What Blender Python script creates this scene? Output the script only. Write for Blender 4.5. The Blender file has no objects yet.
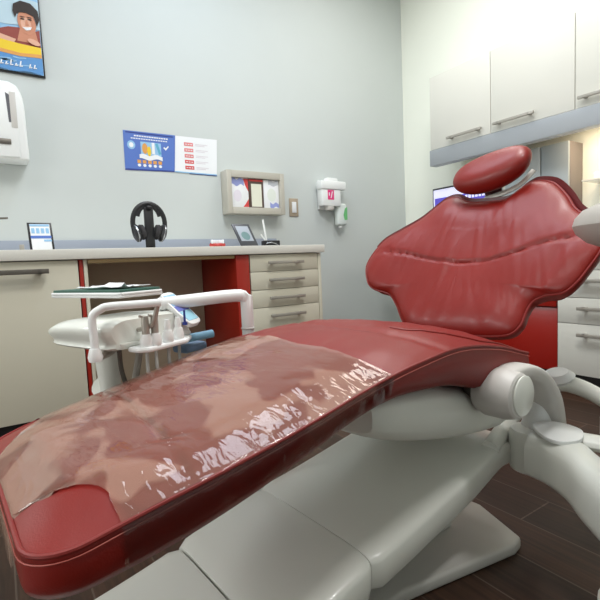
import bpy, bmesh, math, random
from mathutils import Vector, Matrix, noise
random.seed(7)
R = math.radians
scene = bpy.context.scene
COL = scene.collection

# ------------------------------------------------------------ camera
cam_d = bpy.data.cameras.new('camera'); cam = bpy.data.objects.new('camera', cam_d)
COL.objects.link(cam); scene.camera = cam
cam_d.sensor_width = 36; cam_d.lens = 36*456.3/600; cam_d.clip_start = .02
yaw, pitch, roll = R(33.5), R(4.65), R(-2.5)
Fv = Vector((math.sin(yaw)*math.cos(pitch), math.cos(yaw)*math.cos(pitch), -math.sin(pitch)))
Rv = Vector((math.cos(yaw), -math.sin(yaw), 0)); Uv = Rv.cross(Fv)
R2 = math.cos(roll)*Rv + math.sin(roll)*Uv; U2 = -math.sin(roll)*Rv + math.cos(roll)*Uv
M = Matrix((R2, U2, -Fv)).transposed().to_4x4(); M.translation = (0, 0, .75)
cam.matrix_world = M

# ------------------------------------------------------------ world, lights, exposure
w = bpy.data.worlds.new('world'); scene.world = w; w.use_nodes = True
w.node_tree.nodes['Background'].inputs[0].default_value = (.9, .95, 1, 1)
w.node_tree.nodes['Background'].inputs[1].default_value = .3
def area(name, loc, size, power, color=(1, 1, 1), target=None, sy=None):
    d = bpy.data.lights.new(name, 'AREA'); d.energy = power; d.color = color; d.size = size
    d.shape = 'RECTANGLE'; d.size_y = sy or size
    o = bpy.data.objects.new(name, d); COL.objects.link(o); o.location = loc
    if target:
        o.rotation_euler = (Vector(target)-Vector(loc)).to_track_quat('-Z', 'Y').to_euler()
    return o
area('ceiling_light', (.9, 1.9, 3.02), .6, 25, (.74, .86, 1), sy=1.0)
area('ceiling_light', (1.2, .8, 3.02), .36, 44, (1, .99, .97), sy=.36)
area('ceiling_light', (2.15, 1.75, 3.02), .6, 25, (1, .99, .96), sy=1.0)
area('ceiling_light', (-.9, 1.0, 3.02), .6, 25, (1, .985, .97), sy=1.0)
area('left_low_fill', (-2.3, .7, .95), 1.0, 34, (1, .98, .95), target=(.6, 1.0, .2), sy=1.6)  # added fill lamp reaching under the cushion; the left wall has no doorway
area('left_high_fill', (-2.3, 2.35, 1.95), .35, 46, (.97, .99, 1), target=(.6, .9, .2), sy=.5)  # added small lamp for the lit edge on the chair base; no window there
area('ceiling_light', (.85, .0, 3.02), .3, 30, (1, .985, .97), sy=.3)
area('under_cabinet_light', (2.88, 1.1, 1.50), .08, 7, (1, .80, .58), sy=.5)
scene.view_settings.view_transform = 'Standard'
scene.view_settings.look = 'None'; scene.view_settings.gamma = 1
scene.view_settings.use_curve_mapping = False
scene.view_settings.exposure = -.68

# ------------------------------------------------------------ materials
def mat(name, col, rough=.5, metal=0, spec=.5, coat=0, bump=0, bscale=80, var=0, vscale=4, emit=0):
    m = bpy.data.materials.new(name); m.use_nodes = True
    nt = m.node_tree; b = nt.nodes['Principled BSDF']
    b.inputs['Base Color'].default_value = (*col, 1); b.inputs['Roughness'].default_value = rough
    b.inputs['Metallic'].default_value = metal; b.inputs['Specular IOR Level'].default_value = spec
    b.inputs['Coat Weight'].default_value = coat; b.inputs['Coat Roughness'].default_value = .08
    tc = nt.nodes.new('ShaderNodeTexCoord')
    if bump:
        n = nt.nodes.new('ShaderNodeTexNoise'); n.inputs['Scale'].default_value = bscale
        n.inputs['Detail'].default_value = 4
        nt.links.new(tc.outputs['Object'], n.inputs['Vector'])
        bp = nt.nodes.new('ShaderNodeBump'); bp.inputs['Strength'].default_value = bump
        bp.inputs['Distance'].default_value = .002
        nt.links.new(n.outputs[0], bp.inputs['Height']); nt.links.new(bp.outputs[0], b.inputs['Normal'])
    if var:
        n = nt.nodes.new('ShaderNodeTexNoise'); n.inputs['Scale'].default_value = vscale
        n.inputs['Detail'].default_value = 5
        nt.links.new(tc.outputs['Object'], n.inputs['Vector'])
        mx = nt.nodes.new('ShaderNodeMix'); mx.data_type = 'RGBA'
        mx.inputs['A'].default_value = (*[max(0, c*(1-var)) for c in col], 1)
        mx.inputs['B'].default_value = (*[min(1, c*(1+var)) for c in col], 1)
        nt.links.new(n.outputs[0], mx.inputs['Factor']); nt.links.new(mx.outputs['Result'], b.inputs['Base Color'])
    if emit:
        b.inputs['Emission Color'].default_value = (*col, 1); b.inputs['Emission Strength'].default_value = emit
    return m
def hexc(r, g, b):
    f = lambda c: (c/255/12.92) if c/255 <= .04045 else ((c/255+.055)/1.055)**2.4
    return (f(r), f(g), f(b))
WALL = mat('painted_wall_grey', hexc(205, 211, 209), .75, bump=.15, bscale=300, var=.02)
WALLC = mat('painted_wall_cream', hexc(244, 247, 236), .75, bump=.15, bscale=300, var=.02)
CEIL = mat('ceiling_white', (.8, .8, .78), .9)
CREAM = mat('cream_laminate', hexc(212, 208, 190), .45, var=.02, vscale=2)
CREAMW = mat('white_laminate', hexc(218, 217, 208), .4, var=.015, vscale=2)
TOP = mat('countertop_laminate', hexc(222, 220, 212), .35, var=.05, vscale=160)
RED = mat('red_laminate', hexc(160, 36, 22), .35)
REDR = mat('deep_red_laminate', hexc(158, 24, 12), .3)
BEIGE = mat('beige_panel', hexc(208, 192, 168), .6)
TAN = mat('tan_edge', hexc(190, 165, 120), .6)
BSPL = mat('blue_grey_backsplash', hexc(160, 168, 182), .4)
ALU = mat('grey_blue_rail', hexc(160, 165, 170), .45, metal=.1)
GREYP = mat('grey_cabinet_laminate', hexc(150, 158, 162), .45)
GREYS = mat('grey_brown_side', hexc(116, 108, 104), .5)
NICK = mat('brushed_nickel', hexc(176, 171, 162), .4, metal=.45)
DNICK = mat('dark_nickel', hexc(110, 105, 98), .4, metal=.6)
BLACK = mat('black_plastic', (.015, .015, .017), .4)
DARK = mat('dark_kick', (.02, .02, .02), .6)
WHITE = mat('white_plastic', hexc(240, 242, 241), .35)
WHITEG = mat('glossy_white_plastic', hexc(230, 232, 224), .3, coat=.3)
GREYC = mat('grey_white_plastic', hexc(233, 234, 226), .35, coat=.15)
ARMG = mat('arm_grey_plastic', hexc(206, 203, 198), .45)
BASEG = mat('base_plate_grey', hexc(190, 188, 182), .4)
STEEL = mat('steel', hexc(170, 172, 176), .25, metal=.9)
HOSE = mat('grey_hose', hexc(170, 172, 168), .5)
BLUE = mat('print_blue', hexc(84, 118, 196), .5)
BLUED = mat('print_dark_blue', hexc(40, 60, 140), .5)
BLUEL = mat('print_light_blue', hexc(150, 195, 230), .5)
PAPER = mat('paper_white', hexc(240, 242, 245), .6)
PINK = mat('print_pink', hexc(232, 60, 130), .5)
REDP = mat('print_red', hexc(214, 70, 70), .5)
YEL = mat('print_yellow', hexc(240, 205, 40), .5)
ORG = mat('print_orange', hexc(225, 160, 80), .5)
SKIN = mat('print_skin', hexc(206, 140, 110), .6)
SKINL = mat('print_skin_light', hexc(228, 176, 150), .6)
HAIR = mat('print_hair', hexc(48, 36, 32), .6)
GREEN = mat('dark_green_mat', hexc(52, 92, 78), .6)
GREENL = mat('print_green', hexc(110, 190, 120), .5)
GREYB = mat('beige_grey_plastic', hexc(190, 186, 174), .5)
PURP = mat('screen_purple', hexc(90, 80, 190), .3, emit=.5)
SCRW = mat('screen_white', hexc(225, 225, 250), .3, emit=.6)
LEATH = None
def leather():
    m = bpy.data.materials.new('red_leatherette'); m.use_nodes = True; nt = m.node_tree; b = nt.nodes['Principled BSDF']
    b.inputs['Roughness'].default_value = .44; b.inputs['Coat Weight'].default_value = .12; b.inputs['Coat Roughness'].default_value = .22; b.inputs['Specular IOR Level'].default_value = .42
    tc = nt.nodes.new('ShaderNodeTexCoord')
    n = nt.nodes.new('ShaderNodeTexNoise'); n.inputs['Scale'].default_value = 5; n.inputs['Detail'].default_value = 6
    nt.links.new(tc.outputs['Object'], n.inputs['Vector'])
    mx = nt.nodes.new('ShaderNodeMix'); mx.data_type = 'RGBA'
    mx.inputs['A'].default_value = (*hexc(120, 17, 9), 1); mx.inputs['B'].default_value = (*hexc(138, 27, 17), 1)
    nt.links.new(n.outputs[0], mx.inputs['Factor']); nt.links.new(mx.outputs['Result'], b.inputs['Base Color'])
    v = nt.nodes.new('ShaderNodeTexVoronoi'); v.inputs['Scale'].default_value = 380
    nt.links.new(tc.outputs['Object'], v.inputs['Vector'])
    bp = nt.nodes.new('ShaderNodeBump'); bp.inputs['Strength'].default_value = .25; bp.inputs['Distance'].default_value = .0006
    nt.links.new(v.outputs['Distance'], bp.inputs['Height']); nt.links.new(bp.outputs[0], b.inputs['Normal'])
    return m
LEATH = leather()
PIPE = mat('red_piping', hexc(128, 28, 22), .45)
STITCH = mat('stitch_thread', hexc(176, 84, 74), .5)
def vinyl(lo=.11, hi=.27):
    m = bpy.data.materials.new('clear_vinyl'); m.use_nodes = True; nt = m.node_tree
    for n in list(nt.nodes): nt.nodes.remove(n)
    out = nt.nodes.new('ShaderNodeOutputMaterial'); tc = nt.nodes.new('ShaderNodeTexCoord')
    tr = nt.nodes.new('ShaderNodeBsdfTransparent'); tr.inputs[0].default_value = (.97, .96, .94, 1)
    df = nt.nodes.new('ShaderNodeBsdfDiffuse'); df.inputs[0].default_value = (*hexc(250, 206, 182), 1)
    gl = nt.nodes.new('ShaderNodeBsdfGlossy'); gl.inputs['Roughness'].default_value = .05
    # clinging blotches: where the sheet touches the leather it looks clear, elsewhere hazy
    mp = nt.nodes.new('ShaderNodeMapping'); mp.inputs['Scale'].default_value = (1, .8, 1)
    n = nt.nodes.new('ShaderNodeTexNoise'); n.inputs['Scale'].default_value = 8; n.inputs['Detail'].default_value = 2; n.inputs['Distortion'].default_value = .5
    nt.links.new(tc.outputs['Object'], mp.inputs[0]); nt.links.new(mp.outputs[0], n.inputs['Vector'])
    cr = nt.nodes.new('ShaderNodeValToRGB'); cr.color_ramp.elements[0].position = .47; cr.color_ramp.elements[0].color = (lo,)*3+(1,)
    cr.color_ramp.elements[1].position = .52; cr.color_ramp.elements[1].color = (hi,)*3+(1,)
    nt.links.new(n.outputs[0], cr.inputs[0])
    m1 = nt.nodes.new('ShaderNodeMixShader'); nt.links.new(cr.outputs[0], m1.inputs[0])
    nt.links.new(tr.outputs[0], m1.inputs[1]); nt.links.new(df.outputs[0], m1.inputs[2])
    n2 = nt.nodes.new('ShaderNodeTexNoise'); n2.inputs['Scale'].default_value = 28; n2.inputs['Detail'].default_value = 2; n2.inputs['Distortion'].default_value = .8
    mp3 = nt.nodes.new('ShaderNodeMapping'); mp3.inputs['Scale'].default_value = (1.7, .55, 1)
    nt.links.new(tc.outputs['Object'], mp3.inputs[0]); nt.links.new(mp3.outputs[0], n2.inputs['Vector'])
    bp = nt.nodes.new('ShaderNodeBump'); bp.inputs['Strength'].default_value = .5; bp.inputs['Distance'].default_value = .004
    nt.links.new(n2.outputs[0], bp.inputs['Height']); nt.links.new(bp.outputs[0], gl.inputs['Normal'])
    fr = nt.nodes.new('ShaderNodeFresnel'); fr.inputs[0].default_value = 1.5; nt.links.new(bp.outputs[0], fr.inputs['Normal'])
    m2 = nt.nodes.new('ShaderNodeMixShader'); nt.links.new(fr.outputs[0], m2.inputs[0])
    nt.links.new(m1.outputs[0], m2.inputs[1]); nt.links.new(gl.outputs[0], m2.inputs[2])
    nt.links.new(m2.outputs[0], out.inputs[0])
    return m
VINYL = vinyl(); VINYLS = vinyl(.0, .05)
def floor_mat():
    m = bpy.data.materials.new('wood_plank_tile'); m.use_nodes = True; nt = m.node_tree; b = nt.nodes['Principled BSDF']
    tc = nt.nodes.new('ShaderNodeTexCoord')
    mp = nt.nodes.new('ShaderNodeMapping'); mp.inputs['Rotation'].default_value = (0, 0, R(90)); mp.inputs['Location'].default_value = (.08, .967+.103, 0)
    # rotate so the brick's long side runs along world Y
    nt.links.new(tc.outputs['Object'], mp.inputs[0])
    br = nt.nodes.new('ShaderNodeTexBrick'); br.inputs['Scale'].default_value = 1
    br.inputs['Brick Width'].default_value = .62; br.inputs['Row Height'].default_value = .15
    br.inputs['Mortar Size'].default_value = .0022; br.inputs['Mortar Smooth'].default_value = .1; br.offset = .37
    br.inputs['Color1'].default_value = (*hexc(48, 33, 24), 1); br.inputs['Color2'].default_value = (*hexc(70, 47, 34), 1)
    br.inputs['Mortar'].default_value = (*hexc(96, 82, 72), 1)
    nt.links.new(mp.outputs[0], br.inputs['Vector'])
    mp2 = nt.nodes.new('ShaderNodeMapping'); mp2.inputs['Scale'].default_value = (38, 1.6, 1)
    nt.links.new(tc.outputs['Object'], mp2.inputs[0])
    n = nt.nodes.new('ShaderNodeTexNoise'); n.inputs['Scale'].default_value = 2.0; n.inputs['Detail'].default_value = 6; n.inputs['Distortion'].default_value = .6
    nt.links.new(mp2.outputs[0], n.inputs['Vector'])
    cr = nt.nodes.new('ShaderNodeValToRGB'); cr.color_ramp.elements[0].position = .3; cr.color_ramp.elements[0].color = (.55, .55, .55, 1)
    cr.color_ramp.elements[1].position = .75; cr.color_ramp.elements[1].color = (1.5, 1.45, 1.4, 1)
    nt.links.new(n.outputs[0], cr.inputs[0])
    mx = nt.nodes.new('ShaderNodeMix'); mx.data_type = 'RGBA'; mx.blend_type = 'MULTIPLY'; mx.inputs['Factor'].default_value = 1
    nt.links.new(br.outputs['Color'], mx.inputs['A']); nt.links.new(cr.outputs[0], mx.inputs['B'])
    nt.links.new(mx.outputs['Result'], b.inputs['Base Color']); b.inputs['Roughness'].default_value = .5; b.inputs['Specular IOR Level'].default_value = .35
    return m
FLOOR = floor_mat()

# ------------------------------------------------------------ mesh helpers
def finish(name, bm, m, parent=None, angle=35):
    me = bpy.data.meshes.new(name); bm.normal_update(); bm.to_mesh(me); bm.free()
    if isinstance(m, (list, tuple)):
        for k in m: me.materials.append(k)
    else: me.materials.append(m)
    for p in me.polygons: p.use_smooth = True
    me.set_sharp_from_angle(angle=R(angle))
    o = bpy.data.objects.new(name, me); COL.objects.link(o)
    if parent: o.parent = parent
    return o
def merge(bm, b2, mi=0):
    me = bpy.data.meshes.new('t'); b2.to_mesh(me); b2.free()
    n0 = len(bm.faces); bm.from_mesh(me); bpy.data.meshes.remove(me)
    bm.faces.ensure_lookup_table()
    for f in bm.faces[n0:]: f.material_index = mi
def box(bm, lo, hi, bev=0, seg=2, rot=0, mi=0, mtx=None):
    b = bmesh.new(); bmesh.ops.create_cube(b, size=1)
    c = [(lo[i]+hi[i])/2 for i in range(3)]; s = [abs(hi[i]-lo[i]) for i in range(3)]
    for v in b.verts: v.co = Vector((v.co.x*s[0], v.co.y*s[1], v.co.z*s[2]))
    if bev: bmesh.ops.bevel(b, geom=b.edges[:], offset=min(bev, min(s)*.49), segments=seg, affect='EDGES', profile=.5)
    if rot: bmesh.ops.rotate(b, verts=b.verts, cent=(0, 0, 0), matrix=Matrix.Rotation(rot, 3, 'Z'))
    bmesh.ops.translate(b, verts=b.verts, vec=c)
    if mtx: b.transform(mtx)
    merge(bm, b, mi)
def smooth_path(pts, n=8):
    if len(pts) < 3: return [Vector(p) for p in pts]
    P = [Vector(p) for p in pts]; P = [2*P[0]-P[1]]+P+[2*P[-1]-P[-2]]; out = []
    for i in range(1, len(P)-2):
        for k in range(n):
            t = k/n; a, b, c, d = P[i-1], P[i], P[i+1], P[i+2]
            out.append(.5*((2*b)+(c-a)*t+(2*a-5*b+4*c-d)*t*t+(-a+3*b-3*c+d)*t**3))
    out.append(P[-2]); return out
def ring_faces(b, rings, closed=False, cap=True):
    n = len(rings[0])
    for i in range(len(rings)-(0 if closed else 1)):
        A, B = rings[i], rings[(i+1) % len(rings)]
        for k in range(n):
            b.faces.new((A[k], A[(k+1) % n], B[(k+1) % n], B[k]))
    if cap and not closed:
        b.faces.new(list(reversed(rings[0]))); b.faces.new(rings[-1])
def tube(bm, pts, r, seg=12, sm=0, closed=False, mi=0, sx=1, up=None):
    P = smooth_path(pts, sm) if sm else [Vector(p) for p in pts]
    rr = r if callable(r) else ((lambda t: r) if not isinstance(r, (list, tuple)) else (lambda t: r[0]+(r[1]-r[0])*t))
    b = bmesh.new(); rings = []; N = len(P); nrm = None
    for i, p in enumerate(P):
        if closed: d = P[(i+1) % N]-P[i-1]
        else: d = P[min(i+1, N-1)]-P[max(i-1, 0)]
        d.normalize()
        if up is not None: x = Vector(up).cross(d).normalized()
        else:
            if nrm is None:
                nrm = d.orthogonal().normalized()
            nrm = (nrm-d*nrm.dot(d)).normalized(); x = nrm
        y = d.cross(x); q = rr(i/max(1, N-1))
        rings.append([b.verts.new(p+x*math.cos(2*math.pi*k/seg)*q*sx+y*math.sin(2*math.pi*k/seg)*q) for k in range(seg)])
    ring_faces(b, rings, closed); bmesh.ops.recalc_face_normals(b, faces=b.faces); merge(bm, b, mi)
def lathe(bm, prof, loc=(0, 0, 0), axis=(0, 0, 1), seg=28, mi=0):
    b = bmesh.new(); rings = []
    for r, z in prof: rings.append([b.verts.new((max(r, 1e-4)*math.cos(2*math.pi*k/seg), max(r, 1e-4)*math.sin(2*math.pi*k/seg), z)) for k in range(seg)])
    ring_faces(b, rings)
    q = Vector(axis).to_track_quat('Z', 'Y').to_matrix().to_4x4(); q.translation = loc
    b.transform(q); bmesh.ops.recalc_face_normals(b, faces=b.faces); merge(bm, b, mi)
def prism(bm, pts, d0, d1, mtx=None, bev=0, mi=0, seg=2):
    # polygon in local XY extruded from z=d0 to d1
    b = bmesh.new(); lo = [b.verts.new((p[0], p[1], d0)) for p in pts]; hi = [b.verts.new((p[0], p[1], d1)) for p in pts]
    ring_faces(b, [lo, hi]); bmesh.ops.recalc_face_normals(b, faces=b.faces)
    if bev: bmesh.ops.bevel(b, geom=[e for e in b.edges], offset=bev, segments=seg, affect='EDGES', profile=.5)
    if mtx: b.transform(mtx)
    merge(bm, b, mi)
def B(): return bmesh.new()
def bx(name, lo, hi, m, parent=None, bev=.002, rot=0):
    b = B(); box(b, lo, hi, bev, rot=rot); return finish(name, b, m, parent)
def tag(o, label, cat, group=None):
    o['label'] = label; o['category'] = cat
    if group: o['group'] = group
    return o
def empty(name, loc, rz=0, label=None, cat=None, group=None):
    o = bpy.data.objects.new(name, None); COL.objects.link(o); o.location = loc; o.rotation_euler = (0, 0, rz)
    o.empty_display_size = .1
    if label: tag(o, label, cat, group)
    return o
def struct(o): o['kind'] = 'structure'; return o
def interp(x, xs, ys):
    if x <= xs[0]: return ys[0]
    for i in range(len(xs)-1):
        if x <= xs[i+1]:
            t = (x-xs[i])/(xs[i+1]-xs[i]); return ys[i]+(ys[i+1]-ys[i])*t
    return ys[-1]
def sinterp(x, xs, ys):   # smooth (Catmull) interpolation
    if x <= xs[0]: return ys[0]
    if x >= xs[-1]: return ys[-1]
    for i in range(len(xs)-1):
        if x <= xs[i+1]:
            h = xs[i+1]-xs[i]; t = (x-xs[i])/h
            m0 = (ys[i+1]-ys[max(i-1, 0)])/(xs[i+1]-xs[max(i-1, 0)]); m1 = (ys[min(i+2, len(xs)-1)]-ys[i])/(xs[min(i+2, len(xs)-1)]-xs[i])
            return (2*t**3-3*t*t+1)*ys[i]+(t**3-2*t*t+t)*h*m0+(-2*t**3+3*t*t)*ys[i+1]+(t**3-t*t)*h*m1
# ------------------------------------------------------------ room
XR, YB, ZC, XL, YF = 3.09, 2.90, 3.05, -2.4, -1.9
struct(bx('floor', (XL-.1, YF-.1, -.1), (XR+.1, YB+.1, 0), FLOOR, bev=0))
struct(bx('ceiling', (XL-.1, YF-.1, ZC), (XR+.1, YB+.1, ZC+.1), CEIL, bev=0))
struct(bx('wall_back', (XL-.1, YB, 0), (XR+.1, YB+.1, ZC), WALL, bev=0))
struct(bx('wall_right', (XR, YF, 0), (XR+.1, YB, ZC), WALLC, bev=0))
struct(bx('wall_left', (XL-.1, YF, 0), (XL, YB, ZC), WALL, bev=0))
struct(bx('wall_front', (XL-.1, YF-.1, 0), (XR+.1, YF, ZC), WALL, bev=0))
struct(bx('trim_1', (-1.3, YB-.012, .858), (1.73, YB, .935), BSPL, bev=.002))

def handle(parent, p0, p1, out, m=NICK, r=.006, name='handle'):
    # square bar pull from p0 to p1 standing off along 'out'
    b = B(); p0, p1, out = Vector(p0), Vector(p1), Vector(out); d = (p1-p0).normalized()
    lo = [min(p0[i], p1[i])-r for i in range(3)]; hi = [max(p0[i], p1[i])+r for i in range(3)]
    for i in range(3):
        if abs(d[i]) > .5: lo[i] -= .012; hi[i] += .012
    box(b, lo, hi, .002)
    for q in (p0+d*.012, p1-d*.012):
        e = q-out; lo = [min(q[i], e[i])-r for i in range(3)]; hi = [max(q[i], e[i])+r for i in range(3)]
        for i in range(3):
            if abs(out[i]) > .001: # do not pierce the door
                if out[i] < 0: hi[i] -= r
                else: lo[i] += r
        box(b, lo, hi, .002)
    return finish(name, b, m, parent)

# ------------------------------------------------------------ back counter run
c = empty('base_cabinet', (-.55, 2.6, 0), 0, 'cream floor cabinet with one wide door at the far left of the back counter', 'cabinet')
def loc(o, e):  # keep world coordinates when parented to an unrotated empty
    for ch in ([o] if not isinstance(o, list) else o): ch.location = -Vector(e.location)
    return o
loc(bx('body', (-1.2, 2.32, .10), (.318, 2.88, .808), CREAM, c), c)
d = loc(bx('door', (-.44, 2.30, .105), (.316, 2.319, .806), CREAM, c), c)
h = handle(d, (-.15, 2.265, .762), (.172, 2.265, .762), (0, -.035, 0), DNICK, .0105); 
d = loc(bx('door', (-1.198, 2.30, .105), (-.444, 2.319, .806), CREAM, c), c)
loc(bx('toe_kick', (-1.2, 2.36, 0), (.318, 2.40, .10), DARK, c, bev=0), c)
o = bx('end_panel', (.321, 2.305, 0), (.338, 2.88, .808), RED); tag(o, 'thin dark red upright panel right of the wide cream cabinet door', 'panel')
o = bx('end_panel', (.34, 2.305, 0), (.356, 2.88, .808), CREAM); tag(o, 'thin cream upright panel at the left edge of the knee space', 'panel')
o = bx('back_panel', (.358, 2.80, 0), (1.108, 2.815, .808), BEIGE); tag(o, 'brown grey panel closing the back of the desk knee space', 'panel')
o = bx('desk_rail', (.358, 2.31, .79), (1.108, 2.33, .808), TAN); tag(o, 'narrow tan wooden rail under the counter above the knee space', 'rail')
o = bx('divider_panel', (1.11, 2.30, 0), (1.19, 2.88, .808), RED, bev=.001); tag(o, 'thick red upright panel between knee space and drawers on the back wall', 'panel')
c = empty('drawer_cabinet', (1.45, 2.6, 0), 0, 'cream drawer cabinet at the right end of the back counter', 'cabinet')
loc(bx('body', (1.195, 2.32, .10), (1.668, 2.88, .808), CREAM, c), c)
loc(bx('side_panel', (1.668, 2.30, 0), (1.69, 2.88, .808), CREAM, c), c)
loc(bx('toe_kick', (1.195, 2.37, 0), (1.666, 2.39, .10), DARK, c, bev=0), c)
zs = [.806, .707, .602, .499, .302, .105]
for i in range(5):
    dr = loc(bx('drawer', (1.197, 2.30, zs[i+1]+.003), (1.664, 2.319, zs[i]), CREAM, c, bev=.0015), c)
    zh = zs[i]-.047
    handle(dr, (1.322, 2.272, zh), (1.522, 2.272, zh), (0, -.028, 0), NICK, .0085)
o = bx('countertop', (-1.3, 2.28, .810), (1.71, 2.888, .857), TOP, bev=.003); tag(o, 'long off-white laminate counter along the grey back wall', 'countertop')

# ------------------------------------------------------------ right wall run
XF = 2.48
c = empty('drawer_cabinet', (2.8, .9, 0), 0, 'cream drawer cabinet on the right wall behind the red chair back', 'cabinet')
loc(bx('body', (XF+.02, .3, .10), (XR-.01, 1.262, .808), CREAMW, c), c)
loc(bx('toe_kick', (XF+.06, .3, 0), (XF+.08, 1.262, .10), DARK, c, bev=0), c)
zs = [.806, .65, .508, .372, .102]
for i in range(4):
    dr = loc(bx('drawer', (XF, .64, zs[i+1]+.003), (XF+.018, 1.260, zs[i]), CREAMW, c, bev=.0015), c)
    zh = zs[i]-.052
    handle(dr, (XF-.03, .78, zh), (XF-.03, 1.13, zh), (-.03, 0, 0), NICK, .0085)
c = empty('red_cabinet', (2.8, 1.7, 0), 0, 'red floor cabinet on the right wall seen under the chair back', 'cabinet')
loc(bx('body', (XF+.04, 1.268, .10), (XR-.01, 2.1, .808), REDR, c), c)
loc(bx('toe_kick', (XF+.08, 1.268, 0), (XF+.1, 2.1, .10), DARK, c, bev=0), c)
loc(bx('drawer', (XF+.005, 1.272, .456), (XF+.038, 2.096, .806), REDR, c), c)
loc(bx('door', (XF+.02, 1.272, .104), (XF+.038, 2.096, .448), REDR, c), c)
o = bx('countertop', (XF-.02, .3, .810), (XR-.005, 2.50, .857), TOP, bev=.003); tag(o, 'off-white counter along the right wall behind the chair', 'countertop')
o = bx('side_panel', (XF+.02, 2.104, 0), (XR-.01, 2.124, .808), CREAMW); tag(o, 'cream side panel next to the red cabinet on the right wall', 'panel')

# upper cabinets
names = ['leftmost white wall cabinet, nearest the room corner', 'middle white wall cabinet above the headrest', 'white wall cabinet at the right edge of the view']
ys = [2.31, 1.817, 1.301, .78]; hy = [(2.125, 1.89), (1.765, 1.54), (1.255, .98)]
for i in range(3):
    c = empty('wall_cabinet', (2.9, (ys[i]+ys[i+1])/2, 1.53), 0, names[i], 'cabinet', 'white wall cabinets')
    loc(bx('body', (2.76, ys[i+1]+.001, 1.53), (XR-.002, ys[i]-.001, 2.043), CREAMW, c), c)
    dr = loc(bx('door', (2.74, ys[i+1]+.003, 1.532), (2.758, ys[i]-.001, 2.045), CREAMW, c, bev=.0015), c)
    handle(dr, (2.712, hy[i][0], 1.577), (2.712, hy[i][1], 1.577), (-.028, 0, 0), NICK, .008)
b = B(); prism(b, [(2.73, 1.415), (2.73, 1.527), (2.748, 1.527), (2.748, 1.433), (2.80, 1.433), (2.80, 1.415)], -2.31, -.78,
      Matrix(((1, 0, 0, 0), (0, 0, -1, 0), (0, 1, 0, 0), (0, 0, 0, 1))), bev=.001)
o = finish('light_rail', b, ALU); tag(o, 'blue-grey light rail along the bottom of the white wall cabinets', 'rail')
o = bx('bottom_panel', (2.81, 1.32, 1.50), (XR-.004, 2.30, 1.527), mat('warm_underside', hexc(200, 186, 158), .6)); tag(o, 'beige board under the wall cabinets behind the light rail', 'panel')
# tall grey box cabinet
c = empty('grey_cabinet', (3.0, 1.6, .858), 0, 'tall grey two-door cabinet standing on the right counter under the wall cabinets', 'cabinet')
loc(bx('body', (2.932, 1.418, .858), (XR-.004, 1.86, 1.412), GREYS, c), c)
loc(bx('door', (2.912, 1.419, .862), (2.930, 1.583, 1.410), GREYP, c), c)
loc(bx('door', (2.912, 1.589, .862), (2.930, 1.858, 1.410), GREYP, c), c)
# monitor
c = empty('monitor', (2.92, 2.15, .858), 0, 'black framed computer monitor with a purple and white screen behind the chair back', 'monitor')
loc(bx('frame', (2.895, 1.90, .965), (2.925, 2.43, 1.278), BLACK, c, bev=.004), c)
sc = loc(bx('screen', (2.8925, 1.912, .98), (2.8945, 2.418, 1.264), SCRW, c, bev=0), c)
bx('screen_band', (2.8915, 1.93, 1.0), (2.8922, 2.405, 1.20), PURP, sc, bev=0)
for k in range(6): bx('screen_icon', (2.8905, 1.97+k*.028, 1.165), (2.8912, 1.99+k*.028, 1.19), SCRW, sc, bev=0)
loc(bx('stand', (2.926, 2.12, .87), (2.95, 2.20, 1.1), BLACK, c), c)
loc(bx('base', (2.87, 2.05, .858), (3.03, 2.28, .872), BLACK, c, bev=.005), c)
# glass shelf and white box
b = B(); box(b, (2.88, .80, 1.150), (XR-.003, 1.33, 1.158), .001)
o = finish('shelf', b, mat('pale_shelf', hexc(235, 232, 222), .25)); tag(o, 'thin pale shelf on the warm lit right wall', 'shelf')
b = B(); box(b, (2.90, 1.17, 1.159), (3.02, 1.275, 1.195), .004)
o = finish('tissue_box', b, PAPER); tag(o, 'small white box lying on the thin shelf under the wall cabinets', 'box')

# ------------------------------------------------------------ wall items (back wall)
def flat(parent, pts, d, m, name='print', y=YB):
    # polygon (x,z) facing -Y at distance d off the wall, thin real thickness
    b = B(); v = [b.verts.new((x, y-d, z)) for x, z in pts]; w_ = [b.verts.new((x, y-d+.0006, z)) for x, z in pts]
    ring_faces(b, [v, w_]); bmesh.ops.recalc_face_normals(b, faces=b.faces)
    o = finish(name, b, m, parent); 
    return o
def rectp(x0, x1, z0, z1): return [(x0, z0), (x1, z0), (x1, z1), (x0, z1)]
def ell(cx, cz, rx, rz, n=20, rot=0): return [(cx+rx*math.cos(t)*math.cos(rot)-rz*math.sin(t)*math.sin(rot), cz+rx*math.cos(t)*math.sin(rot)+rz*math.sin(t)*math.cos(rot)) for t in [2*math.pi*k/n for k in range(n)]]
# big poster
P = empty('poster', (0, 0, 0), 0, 'framed poster of a smiling dark haired man in water with a yellow float', 'poster')
bx('frame', (-.18, 2.888, 1.812), (.314, 2.899, 2.52), BLACK, P, bev=.002)
y = 2.888
def pf(pts, k, m, n): return flat(P, pts, .0015+.0012*k, m, n, y)
pf(rectp(-.172, .306, 1.822, 2.512), 0, BLUEL, 'poster_print')
def wavy(x0, x1, z0, z1, amp, ph, n=24):
    top = [(x0+(x1-x0)*k/n, z1+amp*math.sin(ph+k*1.1)) for k in range(n+1)]; bot = [(x0+(x1-x0)*k/n, z0+amp*math.sin(ph+1+k*.9)) for k in range(n+1)]
    return bot+list(reversed(top))
pf(wavy(-.172, .306, 2.30, 2.50, .006, 0), 1, mat('print_pale_green', hexc(206, 214, 160), .5), 'foliage')
pf(wavy(-.172, .24, 2.215, 2.26, .006, 1), 2, mat('print_water_mid', hexc(70, 130, 175), .5), 'water_band')
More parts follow.
